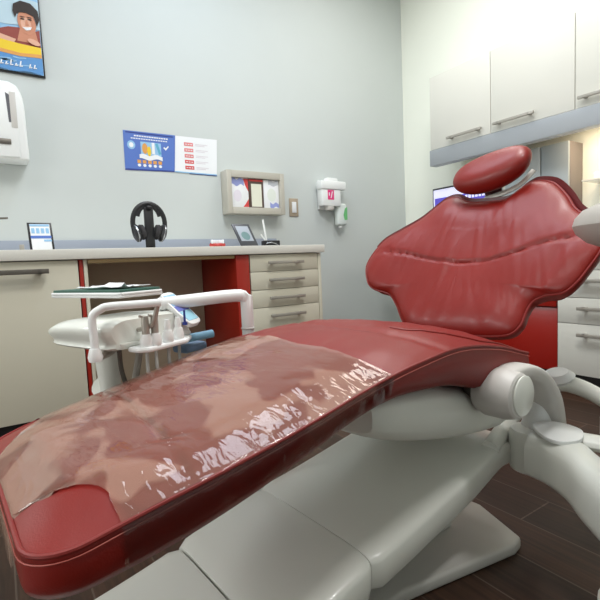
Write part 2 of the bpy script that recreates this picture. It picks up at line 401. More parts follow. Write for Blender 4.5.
pf(wavy(-.172, .306, 2.06, 2.20, .004, 2), 2, mat('print_pale_water', hexc(190, 214, 226), .5), 'water_band')
pf([(-.172, 2.03), (0, 2.04), (.10, 2.02), (.16, 2.045), (.21, 2.05), (.27, 2.04), (.303, 2.055), (.303, 1.96), (-.172, 1.975)], 3, mat('print_shoulder', hexc(150, 70, 60), .6), 'shoulders')
MS = lambda x, z: (.246+(x-.192)*.70, 2.082+(z-2.145)*.70)
def pm(pts, k, m, n): pf([MS(*p) for p in pts], k, m, n)
pm([(.15, 2.12), (.24, 2.12), (.262, 2.00), (.12, 2.00)], 4, SKIN, 'neck')
pm(ell(.192, 2.145, .060, .088, rot=.12), 5, SKIN, 'face')
pm(ell(.186, 2.13, .035, .05, rot=.12), 6, SKINL, 'cheeks')
pm([(.118, 2.165), (.105, 2.21), (.112, 2.262), (.16, 2.295), (.225, 2.29), (.272, 2.245), (.278, 2.18), (.258, 2.13), (.250, 2.175), (.238, 2.20), (.19, 2.215), (.15, 2.21), (.13, 2.195)], 7, HAIR, 'hair')
pm([(.160, 2.105), (.185, 2.085), (.215, 2.095), (.222, 2.117), (.19, 2.108)], 8, PAPER, 'smile')
for xx in (.165, .212): pm(ell(xx, 2.165+(xx-.165)*.1, .014, .005), 8, HAIR, 'eye'); pm(ell(xx, 2.18+(xx-.165)*.1, .017, .003), 8, HAIR, 'eyebrow')
pm([(.186, 2.16), (.196, 2.16), (.206, 2.125), (.182, 2.123)], 8, SKIN, 'nose')
pf([(-.172, 2.02), (.05, 2.015), (.12, 2.0), (.19, 1.985), (.18, 1.965), (-.172, 1.985)], 8, SKINL, 'forearm')
pf([(-.172, 1.995), (.0, 1.99), (.1, 1.975), (.2, 1.965), (.303, 1.962), (.303, 1.925), (.2, 1.915), (.05, 1.93), (-.172, 1.94)], 9, YEL, 'float')
pf([(-.172, 1.942), (.05, 1.932), (.2, 1.917), (.303, 1.927), (.303, 1.908), (.2, 1.90), (.05, 1.912), (-.172, 1.922)], 10, ORG, 'float_edge')
pf(ell(.272, 1.985, .030, .014, rot=-.3), 10, SKINL, 'hand')
pf(wavy(-.172, .303, 1.824, 1.912, .003, 1), 9, mat('print_water_blue', hexc(86, 146, 205), .5), 'water_band')
for k in range(16):
    x0 = -.165+random.random()*.42; z0 = 1.84+random.random()*.07
    pf(wavy(x0, x0+.05+random.random()*.04, z0, z0+.005, .002, k, 6), 10, BLUEL, 'ripple')
for k in range(20):  # illegible slanted white lettering along the bottom
    x0 = -.15+k*.0215; hgt = random.choice((.016, .022, .03))
    if k % 6 == 5: continue
    pf([(x0, 1.845), (x0+.006, 1.845), (x0+.012, 1.845+hgt), (x0+.006, 1.845+hgt)], 11, PAPER, 'lettering')
    pf([(x0+.004, 1.845), (x0+.016, 1.848), (x0+.016, 1.853), (x0+.004, 1.85)], 11, PAPER, 'lettering')
# flyers
F1 = empty('flyer', (0, 0, 0), 0, 'landscape blue printed flyer taped to the grey wall', 'flyer')
flat(F1, [(.700, 1.353), (1.003, 1.361), (1.021, 1.592), (.702, 1.588)], .002, BLUE, 'sheet')
def f1(pts, k, m, n='print'): flat(F1, pts, .003+.0008*k, m, n)
f1(rectp(.715, 1.005, 1.575, 1.583), 0, BLUED); 
for i in range(14): f1(rectp(.765+i*.015, .776+i*.015, 1.558, 1.566), 0, PAPER, 'lettering')
for i in range(15): f1(rectp(.745+i*.015, .756+i*.015, 1.543, 1.549), 0, PAPER, 'lettering')
f1(ell(.745, 1.505, .024, .026), 0, BLUEL); f1(ell(.745, 1.505, .013, .015), 1, PAPER)
f1(rectp(.80, .925, 1.445, 1.53), 0, BLUEL); f1(ell(.825, 1.49, .017, .032), 1, ORG); f1(ell(.85, 1.475, .012, .03), 2, YEL)
f1(rectp(.868, .885, 1.46, 1.53), 1, PAPER); f1([(.89, 1.525), (.905, 1.528), (.925, 1.465), (.91, 1.46)], 1, mat('print_teal', hexc(90, 170, 200), .5))
f1(wavy(.79, .93, 1.425, 1.452, .006, 0, 10), 2, PAPER)
f1([(.94, 1.505), (.955, 1.49), (.975, 1.515), (.97, 1.52), (.955, 1.503), (.946, 1.512)], 0, PAPER)
for i in range(5):
    f1(rectp(.775+i*.032, .797+i*.032, 1.40, 1.42), 0, ORG); f1(ell(.786+i*.032, 1.388, .010, .009), 0, PAPER)
f1([(.70, 1.353), (1.0, 1.361), (1.0, 1.369), (.70, 1.362)], 0, BLUED, 'band')
F2 = empty('flyer', (0, 0, 0), 0, 'white printed flyer with a column of red blocks beside the blue flyer', 'flyer')
flat(F2, [(1.005, 1.368), (1.292, 1.366), (1.305, 1.594), (1.021, 1.590)], .004, PAPER, 'sheet')
for i in range(5):
    z0 = 1.555-i*.037
    flat(F2, rectp(1.075, 1.135, z0-.022, z0), .005, REDP if i > 2 else mat('print_soft_red', hexc(225, 130, 130), .5), 'print')
    for j in range(3): flat(F2, rectp(1.083+j*.017, 1.094+j*.017, z0-.014, z0-.009), .006, PAPER, 'lettering')
    for j in range(2): flat(F2, rectp(1.150, 1.235-j*.02, z0-.008-j*.009, z0-.005-j*.009), .005, mat('print_pale_grey', hexc(214, 205, 212), .5), 'print')
flat(F2, [(1.005, 1.361), (1.292, 1.359), (1.292, 1.366), (1.005, 1.369)], .0045, BLUEL, 'band')
flat(F2, [(1.10, 1.356), (1.292, 1.354), (1.292, 1.359), (1.10, 1.361)], .003, BLUED, 'band')

# glove box holder
G = empty('glove_dispenser', (1.54, 2.9, 1.09), 0, 'beige wall holder with three openings showing glove boxes above the counter', 'dispenser')
b = B()
for lo, hi in (((1.318, 2.80, 1.098), (1.352, 2.897, 1.385)), ((1.728, 2.80, 1.098), (1.762, 2.897, 1.385)), ((1.352, 2.80, 1.340), (1.728, 2.897, 1.385)), ((1.352, 2.80, 1.098), (1.728, 2.897, 1.142)), ((1.345, 2.88, 1.12), (1.735, 2.896, 1.36))): box(b, lo, hi, .002)
loc(finish('housing', b, GREYB, G), G)
def glovebox(x0, x1, mm, cols, lab):
    g = empty('glove_box', ((x0+x1)/2, 2.84, 1.143), 0, lab, 'glove box', 'glove boxes in the wall holder')
    loc(bx('carton', (x0, 2.82, 1.1435), (x1, 2.875, 1.338), mm, g, bev=.003), g)
    for pts, k, m2 in cols:
        o = flat(g, pts, .0005+.0008*k, m2, 'print', 2.82); loc(o, g)
    return g
VIO = mat('print_lilac', hexc(150, 160, 215), .5); BRN = mat('print_brown', hexc(86, 66, 58), .5)
glovebox(1.354, 1.484, PAPER, [(wavy(1.358, 1.45, 1.29, 1.333, .008, 0, 10), 0, VIO), ([(1.445, 1.335), (1.482, 1.335), (1.482, 1.25), (1.46, 1.29)], 0, REDP), (ell(1.40, 1.22, .03, .04), 0, mat('print_pale_pink', hexc(232, 226, 236), .5)), ([(1.44, 1.146), (1.482, 1.146), (1.482, 1.2), (1.46, 1.17)], 0, REDP)], 'white glove box with lilac and red print, left in the wall holder')
glovebox(1.487, 1.60, BRN, [(rectp(1.505, 1.585, 1.15, 1.305), 0, mat('print_cream', hexc(232, 232, 215), .5)), (rectp(1.49, 1.598, 1.322, 1.335), 0, REDP)], 'brown glove box with a cream window, centre of the wall holder')
glovebox(1.603, 1.726, PAPER, [(wavy(1.64, 1.722, 1.30, 1.333, .006, 0, 8), 0, mat('print_grey', hexc(196, 200, 208), .5)), (ell(1.665, 1.235, .036, .045), 0, mat('print_pale', hexc(228, 234, 226), .5)), (wavy(1.65, 1.722, 1.148, 1.178, .007, 2, 8), 0, VIO)], 'white glove box with lilac foot, right in the wall holder')
# switch
S_ = empty('light_switch', (1.9, 2.9, 1.16), 0, 'brass rimmed rocker switch plate between glove holder and corner', 'light switch')
loc(bx('plate', (1.857, 2.893, 1.098), (1.937, 2.899, 1.232), mat('tan_plate', hexc(176, 160, 140), .4), S_, bev=.003), S_)
loc(bx('rocker', (1.878, 2.887, 1.125), (1.916, 2.8925, 1.205), PAPER, S_, bev=.002), S_)
# sanitizer / mask dispenser
D = empty('sanitizer_dispenser', (2.2, 2.9, 1.1), 0, 'white wall dispenser with a square pink label near the room corner', 'dispenser')
loc(bx('back_plate', (2.12, 2.875, 1.155), (2.30, 2.899, 1.375), WHITE, D, bev=.004), D)
loc(bx('body', (2.105, 2.81, 1.175), (2.285, 2.875, 1.305), WHITE, D, bev=.010), D)
b = B(); box(b, (2.095, 2.80, 1.300), (2.335, 2.878, 1.365), .012); box(b, (2.16, 2.82, 1.35), (2.27, 2.87, 1.392), .012)
loc(finish('lid', b, WHITE, D), D)
lb = loc(flat(D, rectp(2.155, 2.215, 1.222, 1.296), 0, PINK, 'label_print', 2.8085), D)
flat(lb, [(2.165, 1.252), (2.174, 1.252), (2.174, 1.276), (2.165, 1.276)], 0, PAPER, 'lettering', 2.8075)
flat(lb, [(2.182, 1.235), (2.190, 1.235), (2.203, 1.285), (2.195, 1.285)], 0, PAPER, 'lettering', 2.8075)
b = B(); lathe(b, [(.0, 0), (.030, 0), (.036, .01), (.036, .03), (0, .03)], (2.19, 2.84, 1.145)); loc(finish('nozzle', b, ARMG, D), D)
Bt = empty('sanitizer_bottle', (2.31, 2.86, 1.02), 0, 'small translucent bottle with green label hanging under the white dispenser', 'bottle')
b = B(); box(b, (2.262, 2.825, 1.03), (2.352, 2.882, 1.20), .016, 3); loc(finish('bottle_body', b, mat('frosted_plastic', hexc(222, 230, 226), .3), Bt), Bt)
b = B(); prism(b, [(2.325, 1.07), (2.353, 1.075), (2.353, 1.175), (2.33, 1.16), (2.315, 1.11)], -2.823, -2.8245, Matrix(((1, 0, 0, 0), (0, 0, -1, 0), (0, 1, 0, 0), (0, 0, 0, 1))))
loc(finish('label_print', b, GREENL, Bt), Bt)
b = B(); lathe(b, [(0, 0), (.014, 0), (.016, .012), (0, .02)], (2.30, 2.85, 1.012)); loc(finish('spout', b, WHITE, Bt), Bt)
# paper towel dispenser
D = empty('paper_towel_dispenser', (0, 2.85, 1.33), 0, 'white wall-mounted paper towel dispenser at the left edge of the view', 'dispenser')
b = B()
prism(b, [(-.19, 1.335), (.195, 1.335), (.192, 1.60), (.185, 1.66), (.165, 1.705), (.13, 1.722), (-.14, 1.722), (-.18, 1.69), (-.19, 1.6)], -2.895, -2.755, Matrix(((1, 0, 0, 0), (0, 0, -1, 0), (0, 1, 0, 0), (0, 0, 0, 1))), bev=.012, seg=3)
loc(finish('cover', b, WHITE, D), D)
loc(bx('front_panel', (-.17, 2.744, 1.345), (.155, 2.756, 1.70), WHITE, D, bev=.006), D)
loc(flat(D, ell(.055, 1.628, .026, .012), 0, BLACK, 'lock', 2.7435), D)
loc(flat(D, [(.118, 1.515), (.128, 1.515), (.128, 1.65), (.112, 1.66)], 0, mat('slot_grey', hexc(96, 96, 102), .5), 'viewing_slot', 2.7435), D)
loc(bx('slot_frame', (.128, 2.742, 1.49), (.155, 2.7445, 1.665), ARMG, D, bev=.001), D)
loc(bx('outlet_slot', (-.15, 2.738, 1.405), (.12, 2.7445, 1.432), DNICK, D, bev=.002), D)

# ------------------------------------------------------------ things on the back counter
ZT = .8575
# picture card in a stand
c = empty('card_stand', (.205, 2.6, ZT), 0, 'tilted dark edged card stand with blue and white print on the left counter', 'card stand')
mt = Matrix.Translation((0, 0, .002)) @ Matrix.Rotation(R(-12), 4, 'X')
def tp(name, lo, hi, m, par, mtx, bev=.001):
    b = B(); box(b, lo, hi, bev, mtx=mtx); return finish(name, b, m, par)
sk = Matrix(((1, 0, -.03, .002), (0, 1, 0, 0), (0, 0, 1, 0), (0, 0, 0, 1)))
tp('backing', (-.055, 0, 0), (.052, .006, .15), BLACK, c, mt@sk); tp('card', (-.045, -.003, .006), (.042, -.0005, .142), PAPER, c, mt@sk)
tp('print', (-.046, -.0045, .068), (.044, -.0035, .082), BLUE, c, mt@sk, 0); tp('print', (.01, -.0045, .052), (.044, -.0035, .062), BLUEL, c, mt@sk, 0)
for k in range(4): tp('print', (-.04+k*.021, -.0045, .094), (-.026+k*.021, -.0035, .12), BLUEL, c, mt@sk, 0)
tp('print', (-.044, -.0045, .13), (.04, -.0035, .14), BLUEL, c, mt@sk, 0)
b = B(); tube(b, [(-.03, .04, .10), (-.03, .065, 0)], .003); tube(b, [(.03, .04, .10), (.03, .065, 0)], .003); tube(b, [(-.03, .022, .10), (-.03, .045, .10)], .003); tube(b, [(.03, .022, .10), (.03, .045, .10)], .003); finish('prop', b, BLACK, c)
b = B(); box(b, (-.02, -.015, 0), (0, .015, .04), .003); o = finish('marker_cap', b, NICK); o.location = (.128, 2.62, ZT); tag(o, 'small silver and white block left of the tilted card stand', 'block')
# spray faucet at left edge
c = empty('faucet', (-.02, 2.68, ZT), 0, 'dark slim faucet spout end at the left edge above the counter', 'faucet')
b = B(); lathe(b, [(0, 0), (.024, 0), (.024, .012), (.012, .03), (.010, .15), (0, .155)]); finish('column', b, STEEL, c)
b = B(); tube(b, [(0, 0, .145), (.03, -.03, .165), (.09, -.06, .168)], .005, sm=5); finish('spout', b, DNICK, c)
# headphones on a stand
c = empty('headphone_stand', (.735, 2.6, ZT), 0, 'black upright stand carrying headphones on the back counter', 'headphone stand')
b = B(); box(b, (-.045, -.05, 0), (.045, .05, .012), .006); finish('base', b, BLACK, c)
b = B(); box(b, (-.025, -.012, .012), (.025, .012, .235), .006); box(b, (-.016, -.03, .225), (.016, .03, .243), .006); finish('post', b, BLACK, c)
c = empty('headphones', (.735, 2.6, ZT), 0, 'black over-ear headphones hanging on the stand against the grey wall', 'headphones')
b = B(); arc = [(.088*math.sin(t)*(1+.04*math.cos(t)), 0, .145+.112*math.cos(t)) for t in [R(-128+256*k/24) for k in range(25)]]
tube(b, arc, .0105, seg=10, sx=1.3, up=(0, 1, 0)); finish('headband', b, BLACK, c)
b = B(); arc = [(.062*math.sin(t), 0, .165+.082*math.cos(t)) for t in [R(-75+150*k/16) for k in range(17)]]
tube(b, arc, .006, seg=8, sx=1.8, up=(0, 1, 0)); finish('inner_band', b, BLACK, c)
for s in (-1, 1):
    b = B(); lathe(b, [(0, 0), (.034, 0), (.048, .008), (.050, .022), (.042, .03), (0, .032)], (s*.086, 0, .090), (-s, 0, .25)); e = finish('ear_cup', b, BLACK, c)
    b = B(); lathe(b, [(.018, 0), (.038, 0), (.044, .01), (.040, .026), (.02, .026)], (s*.055, 0, .096), (-s, 0, .25)); finish('ear_cushion', b, mat('dark_foam', (.03, .028, .03), .8), e)
    b = B(); lathe(b, [(.0485, 0), (.0505, .002), (.0505, .006), (.0485, .008)], (s*.076, 0, .0925), (-s, 0, .25)); finish('trim_ring', b, STEEL, e)
# small teeth model
c = empty('dental_model', (1.13, 2.6, ZT), 0, 'tiny red and white dental model lying on the back counter', 'model')
b = B(); pts = [(.038*math.cos(t), -.02+.03*math.sin(t), .022) for t in [R(10*k) for k in range(0, 19)]]; tube(b, pts, .0135, seg=8); tube(b, [(p[0]*.95, p[1], .008) for p in pts], .008, seg=8); finish('gum', b, mat('gum_red', hexc(200, 70, 64), .4), c)
b = B()
for k in range(11):
    t = R(18*k); box(b, (.036*math.cos(t)-.005, -.02+.028*math.sin(t)-.005, .030), (.036*math.cos(t)+.005, -.02+.028*math.sin(t)+.005, .054), .002)
finish('teeth', b, PAPER, c)
# mirror / display
c = empty('photo_stand', (1.39, 2.66, ZT), 0, 'tilted silver framed photo stand under the glove holder', 'photo stand')
sk2 = Matrix(((1, 0, -.32, .010), (0, 1, 0, 0), (0, 0, 1, 0), (0, 0, 0, 1)))
mt = Matrix.Rotation(R(-14), 4, 'X')
tp('frame', (-.062, 0, .002), (.062, .012, .165), mat('silver_frame', hexc(92, 94, 100), .35, .5), c, mt@sk2, .003)
tp('picture', (-.046, -.002, .05), (.044, -.0005, .150), mat('picture_grey', hexc(176, 184, 196), .4), c, mt@sk2)
b = B(); prism(b, ell(.0, .085, .03, .028), .0005, .0022, mt@sk2@Matrix(((1, 0, 0, 0), (0, 0, -1, 0), (0, 1, 0, 0), (0, 0, 0, 1)))); finish('picture_detail', b, mat('picture_teal', hexc(120, 150, 152), .4), c)
b = B(); box(b, (-.03, .02, 0), (.03, .05, .09), .003); finish('prop', b, DNICK, c)
# black holder with pen and cable
c = empty('pen_holder', (1.555, 2.68, ZT), 0, 'small black desk holder right of the silver photo stand', 'pen holder')
b = B(); box(b, (-.055, -.03, 0), (.06, .03, .05), .006); box(b, (-.05, -.034, .01), (.055, -.028, .03), .002); finish('tray', b, BLACK, c)
b = B(); tube(b, [(-.05, -.034, .03), (-.02, -.045, .035), (.02, -.045, .025), (.05, -.04, .008)], .003, sm=5); finish('rim', b, STEEL, c)
b = B(); tube(b, [(-.03, 0, .052), (-.05, 0, .19)], .007); tube(b, [(-.045, -.01, .052), (-.075, -.01, .09)], .005)
o = finish('pen', b, WHITE); o.location = c.location; tag(o, 'white pen standing upright in the small black holder', 'pen')

# ------------------------------------------------------------ dental chair (local axes: x towards the headrest, y to the patient's left, z up)
CH = empty('dental_chair', (.021, .777, 0), R(5), 'large red leatherette dental chair with clear vinyl foot cover and white plastic base', 'dental chair')
SP = [-.04, 0, .088, .199, .32, .501, .62, .749, .90, 1.04]
ZP = [.444, .450, .464, .480, .500, .536, .552, .560, .540, .503]
def zp(s): return sinterp(s, SP, ZP)
HS = [-.04, .10, .199, .32, .45, .55, .70, .85, 1.04]
HV = [.056, .068, .066, .056, .046, .050, .075, .10, .10]
S0, S1, WC, RC = -.04, 1.04, .245, .062
def wid(s):
    w0 = WC
    if s < S0+RC: d = RC-(s-S0); w0 = WC-RC+math.sqrt(max(0, RC*RC-d*d))
    if s > S1-.10: d = (s-(S1-.10))/.10; w0 = WC+.004*d
    return w0
def wf(s): return sinterp(s, [0, .16, .3, .5, .65, .85, 1.05], [1.0, 1.2, 1.33, 1.40, 1.36, 1.15, 1.05])   # the far side widens a little towards the knees
def ztop(s, t):
    w0 = wid(s); q = min(1, abs(t)/(w0*(1 if t < 0 else wf(s)))); e = min(1, (s-S0)/.07)
    e = 1-(1-max(0, e))**2
    crown = (.032+.006*math.exp(-((s-.60)/.22)**2))*(1-q**3)*e
    if s > .93: crown *= 1-((s-.93)/.11)**2*.6
    z = zp(s)+crown
    sc = .165+.02*(t/.25)
    z -= .0045*math.exp(-((s-sc)/.007)**2)*(1-q**6)
    z -= .004*math.exp(-((s-.66-.05*(t/.25)**2)/.012)**2)
    wr = noise.noise(Vector((s*9, t*9, 3)))*.0035+noise.noise(Vector((s*22+t*12, t*6, 7)))*.0016
    if s > .5: wr += .0035*noise.noise(Vector((s*9+5, t*30-s*8, 1)))
    return z+wr*(1-q**4)
srows = [S0+RC*(1-math.cos(math.pi/2*k/8)) for k in range(8)]
k = S0+RC
while k < S1-.001: srows.append(k); k += .0088
srows.append(S1)
NT = 56
def trow(n): return [math.sin(math.pi/2*(-1+2*k/n)) for k in range(n+1)]
b = B(); rings = []
for s in srows:
    w0 = wid(s); h = sinterp(s, HS, HV); ring = []
    wl = w0*wf(s)
    for q in trow(NT): t = q*(wl if q > 0 else w0); ring.append(b.verts.new((s, t, ztop(s, t))))
    zz = zp(s); fo = .0
    for dz, dw in ((.25, .003), (.5, .003), (.75, -.001), (.93, -.008), (1.0, -.022)):
        ring.append(b.verts.new((s, wl+dw, zz-h*dz)))
    for q in (.5, 0, -.5): ring.append(b.verts.new((s, w0*q, zz-h)))
    for dz, dw in reversed(((.25, .003), (.5, .003), (.75, -.001), (.93, -.008), (1.0, -.022))):
        ring.append(b.verts.new((s, -w0-dw, zz-h*dz)))
    rings.append(ring)
ring_faces(b, rings); bmesh.ops.recalc_face_normals(b, faces=b.faces)
finish('seat_cushion', b, LEATH, CH, angle=50)
# piping and stitching around the top edge
def edge_path(off, dz):
    pts = [(s, wid(s)*wf(s)) for s in reversed(srows)]
    n = 14; w0 = wid(S0)
    pts += [(S0, w0-2*w0*k/n) for k in range(1, n)]
    pts += [(s, -wid(s)) for s in srows]
    out = []
    for k, p in enumerate(pts):
        a_, c_ = pts[max(0, k-2)], pts[min(len(pts)-1, k+2)]
        d = Vector((c_[0]-a_[0], c_[1]-a_[1])).normalized(); nn = Vector((d.y, -d.x))*(-1 if off < 0 else -1)
        q = Vector(p)+Vector((-d.y, d.x))*(-off)
        out.append((q.x, q.y, zp(max(S0, q.x))+dz))
    return out
b = B(); tube(b, edge_path(.000, .000), .0034, seg=8); finish('piping', b, PIPE, CH)
b = B(); tube(b, edge_path(.0042, -.007), .0009, seg=5); finish('stitching', b, STITCH, CH)
# upper seat overlay flap line
b = B(); pts = []
for k in range(25):
    s = .70+.34*k/24; t = -.10-.125*min(1, ((s-.70)/.16))**.7 if s < .86 else -.225
    pts.append((s, t, ztop(s, t)+.001))
tube(b, pts, .0022, seg=6, sm=2); finish('seam_cord', b, PIPE, CH)

# clear vinyl sheet
b = B(); NV, NSV = 60, 96; grid = []
def sstart(t):
    q = abs(t)
    if q < .135: return S0+.002
    if q > .205: return .055 if t < 0 else .045
    x = (q-.135)/.07; return S0+.002+(.095 if t < 0 else .085)*math.sqrt(1-(1-x)**2)
def vpt(s, v):   # v in -1..1 , beyond .84 drapes down the side
    s = max(s, S0+.002)
    w0 = wid(s); off = .0035+.0012*noise.noise(Vector((s*26, v*14, 2)))
    if abs(v) <= .84:
        t = v/.84*w0; t = math.sin(v/.84*math.pi/2)*(w0 if v < 0 else w0*wf(s)); z = ztop(s, t)+off
        return Vector((s, t, z))
    sg = 1 if v > 0 else -1; d = (abs(v)-.84)/.16
    h = sinterp(s, HS, HV); rip = .0025*noise.noise(Vector((s*60, d*2, 5)))
    return Vector((s, sg*(w0*(1 if v < 0 else wf(s))+.0065+rip-.004*d*d), zp(s)+.003-d*h*.84))
for i in range(NV+1):
    v = -1+2*i/NV; row = []
    t0 = (math.sin(v/.84*math.pi/2) if abs(v) < .84 else math.copysign(1, v))*WC
    a0 = sstart(t0); a1 = .535-.02*(1-abs(v))+.004*math.sin(v*5)
    if abs(v) > .84: a1 -= .02*(abs(v)-.84)/.16
    if abs(t0) < .14:
        w0 = wid(S0)
        for k in (1., .66, .33): row.append(b.verts.new((S0-.006-.002*noise.noise(Vector((v*12, k, 0))), max(-w0, min(w0, t0)), zp(S0)-k*.05)))
    else:
        p0 = vpt(a0, v)
        for k in (1., .66, .33): row.append(b.verts.new(p0-Vector((.0003*k, 0, 0))))
    for j in range(NSV+1): row.append(b.verts.new(vpt(a0+(a1-a0)*j/NSV, v)))
    grid.append(row)
for i in range(NV):
    for j in range(len(grid[0])-1):
        b.faces.new((grid[i][j], grid[i+1][j], grid[i+1][j+1], grid[i][j+1]))
bmesh.ops.recalc_face_normals(b, faces=b.faces)
for f in b.faces:
    c_ = f.calc_center_median()
    if abs(c_.y) > wid(c_.x)*(1 if c_.y < 0 else wf(c_.x))+.002: f.material_index = 1
vn = finish('clear_vinyl_cover', b, [VINYL, VINYLS], None, angle=80)
vn.location = CH.location; vn.rotation_euler = CH.rotation_euler
vn.parent = CH; vn.location = (0, 0, 0); vn.rotation_euler = (0, 0, 0); vn['label'] = 'clear glossy vinyl cover over the foot end'

# backrest
RB = R(57); BO = Vector((1.0, 0, .47)); BU = Vector((math.cos(RB), 0, math.sin(RB))); BN = Vector((-math.sin(RB), 0, math.cos(RB)))
ol = [(.01, .076), (.11, .080), (.156, .102), (.205, .157), (.25, .192), (.316, .203), (.357, .231), (.386, .298), (.356, .392), (.295, .445), (.232, .492), (.185, .545), (.155, .572), (.117, .576), (.064, .550), (-.02, .540), (-.068, .543), (-.108, .580), (-.14, .592), (-.20, .570), (-.255, .511), (-.295, .455), (-.36, .40), (-.392, .325), (-.368, .262), (-.345, .225), (-.318, .204), (-.274, .200), (-.243, .184), (-.232, .155), (-.226, .115), (-.195, .087), (-.10, .078)]
def closed_smooth(pts, n=7):
    N = len(pts); out = []
    for i in range(N):
        a_, b_, c_, d_ = [Vector(pts[(i+j-1) % N]) for j in range(4)]
        for k in range(n):
            t = k/n; out.append(.5*((2*b_)+(c_-a_)*t+(2*a_-5*b_+4*c_-d_)*t*t+(-a_+3*b_-3*c_+d_)*t**3))
    return out
OLS = closed_smooth(ol); CB = Vector((0, .25))
def seam_u(t): return interp(t, [-.40, -.34, -.242, -.165, -.09, .012, .086, .15, .213, .346, .39], SEAM)
SEAM = [.358, .357, .352, .325, .305, .301, .310, .322, .336, .348, .33]
def bpt(t, u, d):  # d forward of plane; wings curve forward
    fwd = .045*(abs(t)/.39)**2.2; t *= 1-.05*(abs(t)/.39)
    return BO+BU*u+Vector((0, t, 0))+BN*(d+fwd-.015)
def back_mesh(scale, front, rear, NR=58, groove=True):
    b = B(); rings = []
    for r in range(1, NR+1):
        q = .75*r/NR+.25*math.sin(math.pi/2*r/NR); ring = []
        for p in OLS:
            P2 = CB+(p-CB)*q*scale; t, u = P2.x, P2.y
            th = front*(1-q**5)**.6 if q < 1 else 0
            if groove:
                d = u-seam_u(t); th -= .008*math.exp(-(d/.005)**2)*min(1, (1-q)*7)
                fold = .6*noise.noise(Vector((t*26+u*10, u*3.2, 4)))+.8*abs(noise.noise(Vector((t*34-u*9*(1 if t < 0 else -.3), u*4.5, 8))))
                th += .0038*fold*min(1, (1-q)*6)*(1.0 if d < .12 else .6)
                th += .003*noise.noise(Vector((t*9, u*9, 9)))*min(1, (1-q)*4)
                th += 0
            ring.append(b.verts.new(bpt(t, u, th)))
        rings.append(ring)
    c = b.verts.new(bpt(CB.x, CB.y, front))
    n = len(OLS)
    for k in range(n): b.faces.new((c, rings[0][k], rings[0][(k+1) % n]))
    for q, dd in ((1.0, -.35), (.985, -.75), (.95, -1), (.5, -1)):
        rings.append([b.verts.new(bpt(*(CB+(p-CB)*q*scale), rear*-dd*-1 if False else rear*dd)) for p in OLS])
    ring_faces(b, rings, cap=False); b.faces.new(rings[-1]); bmesh.ops.recalc_face_normals(b, faces=b.faces); return b
b = back_mesh(1, .032, .036)
BR = finish('backrest', b, LEATH, CH, angle=60)
b = B(); tube(b, [bpt(p.x, p.y, .001) for p in OLS], .0035, seg=8, closed=True); finish('piping', b, PIPE, BR)
b = B()
def off_ol(p): 
    v = p-CB; q = 1+(.010 if v.y < .05 else .018)/max(.15, v.length); return CB+v*q
sv = OLS; OLS = [off_ol(p)+Vector((-.005, .003)) if p.y > .36 else CB+(p-CB)*.985 for p in sv]
b = back_mesh(.99, -.036, .026, 6, False); finish('back_shell', b, mat('dark_red_shell', hexc(96, 26, 28), .4), CH)
OLS = sv
# headrest
hc = Vector((1.315, -.010, 1.011)); rot = Matrix.Rotation(R(-8), 3, 'X') @ Matrix.Rotation(R(-52), 3, 'Y')
b = B(); rings = []
NH, NG = 18, 40
for i in range(1, NH):
    ph = math.pi*i/NH; ring = []
    for k in range(NG):
        la = 2*math.pi*k/NG
        sgn = lambda x, e: math.copysign(abs(x)**e, x)
        x = .072*sgn(math.cos(la), .85)*sgn(math.sin(ph), .6); y_ = .128*sgn(math.sin(la), .92)*sgn(math.sin(ph), .6); z = .040*sgn(math.cos(ph), .95)
        z += .010*(y_/.125)**2
        ring.append(b.verts.new(hc+rot@Vector((x, y_, z))))
    rings.append(ring)
ring_faces(b, rings); bmesh.ops.recalc_face_normals(b, faces=b.faces)
HD = finish('headrest', b, LEATH, CH, angle=80)
b = B(); tube(b, [(1.345, .05, .925), (1.33, .0, .935), (1.335, -.05, .945), (1.345, -.09, .965), (1.36, -.12, 1.0)], .006, seg=8, sm=6, sx=1.8); finish('headrest_bracket', b, GREYC, CH)
b = B(); box(b, (1.34, -.03, .80), (1.362, .03, .99), .005); finish('headrest_bar', b, STEEL, CH)

# seat shell under the cushion
def loft(secs, n=32, ex=.5):
    b = B(); rings = []
    for (x, cy, cz, hy, hz) in secs:
        ring = []
        for k in range(n):
            t = 2*math.pi*k/n; c_, s_ = math.cos(t), math.sin(t)
            ring.append(b.verts.new((x, cy+math.copysign(abs(c_)**ex, c_)*hy, cz+math.copysign(abs(s_)**ex, s_)*hz)))
        rings.append(ring)
    ring_faces(b, rings); bmesh.ops.recalc_face_normals(b, faces=b.faces); return b
secs = []
for k in range(23):
    s = .528+.522*k/22
    top = zp(s)-sinterp(s, HS, HV)-.001
    bot = sinterp(s, [.50, .52, .55, .62, .70, .82, .95, 1.02, 1.05], [.432, .415, .396, .368, .344, .318, .300, .300, .318])
    e = .97 if k in (0, 22) else 1
    secs.append((s, 0, (top+bot)/2, .205*e, (top-bot)/2*e))
b = loft(secs, 40, .5); finish('seat_shell', b, GREYC, CH)
# sloped lift cover
def lift(name, s0, s1, hy0, hy1, m):
    secs = []
    n = max(3, int((s1-s0)/.02))
    for k in range(n+1):
        s = s0+(s1-s0)*k/n; e = 1-.06*max(0, 1-min(k, n-k)/1.0)
        top = sinterp(s, [-.15, .05, .25, .45, .65, .85, 1.0, 1.06], [.062, .085, .120, .172, .203, .238, .268, .262])
        th = sinterp(s, [-.15, .2, .5, .7, .9, 1.06], [.055, .08, .085, .085, .085, .07])
        hy = hy0+(hy1-hy0)*k/n
        secs.append((s, 0, top-th/2, hy*e, th/2*e))
    return finish(name, loft(secs, 36, .34), m, CH)
lift('lift_cover', -.15, .288, .20, .20, GREYC)
lift('lift_cover', .294, .518, .205, .205, GREYC)
lift('lift_cover', .5195, 1.085, .205, .20, GREYC)
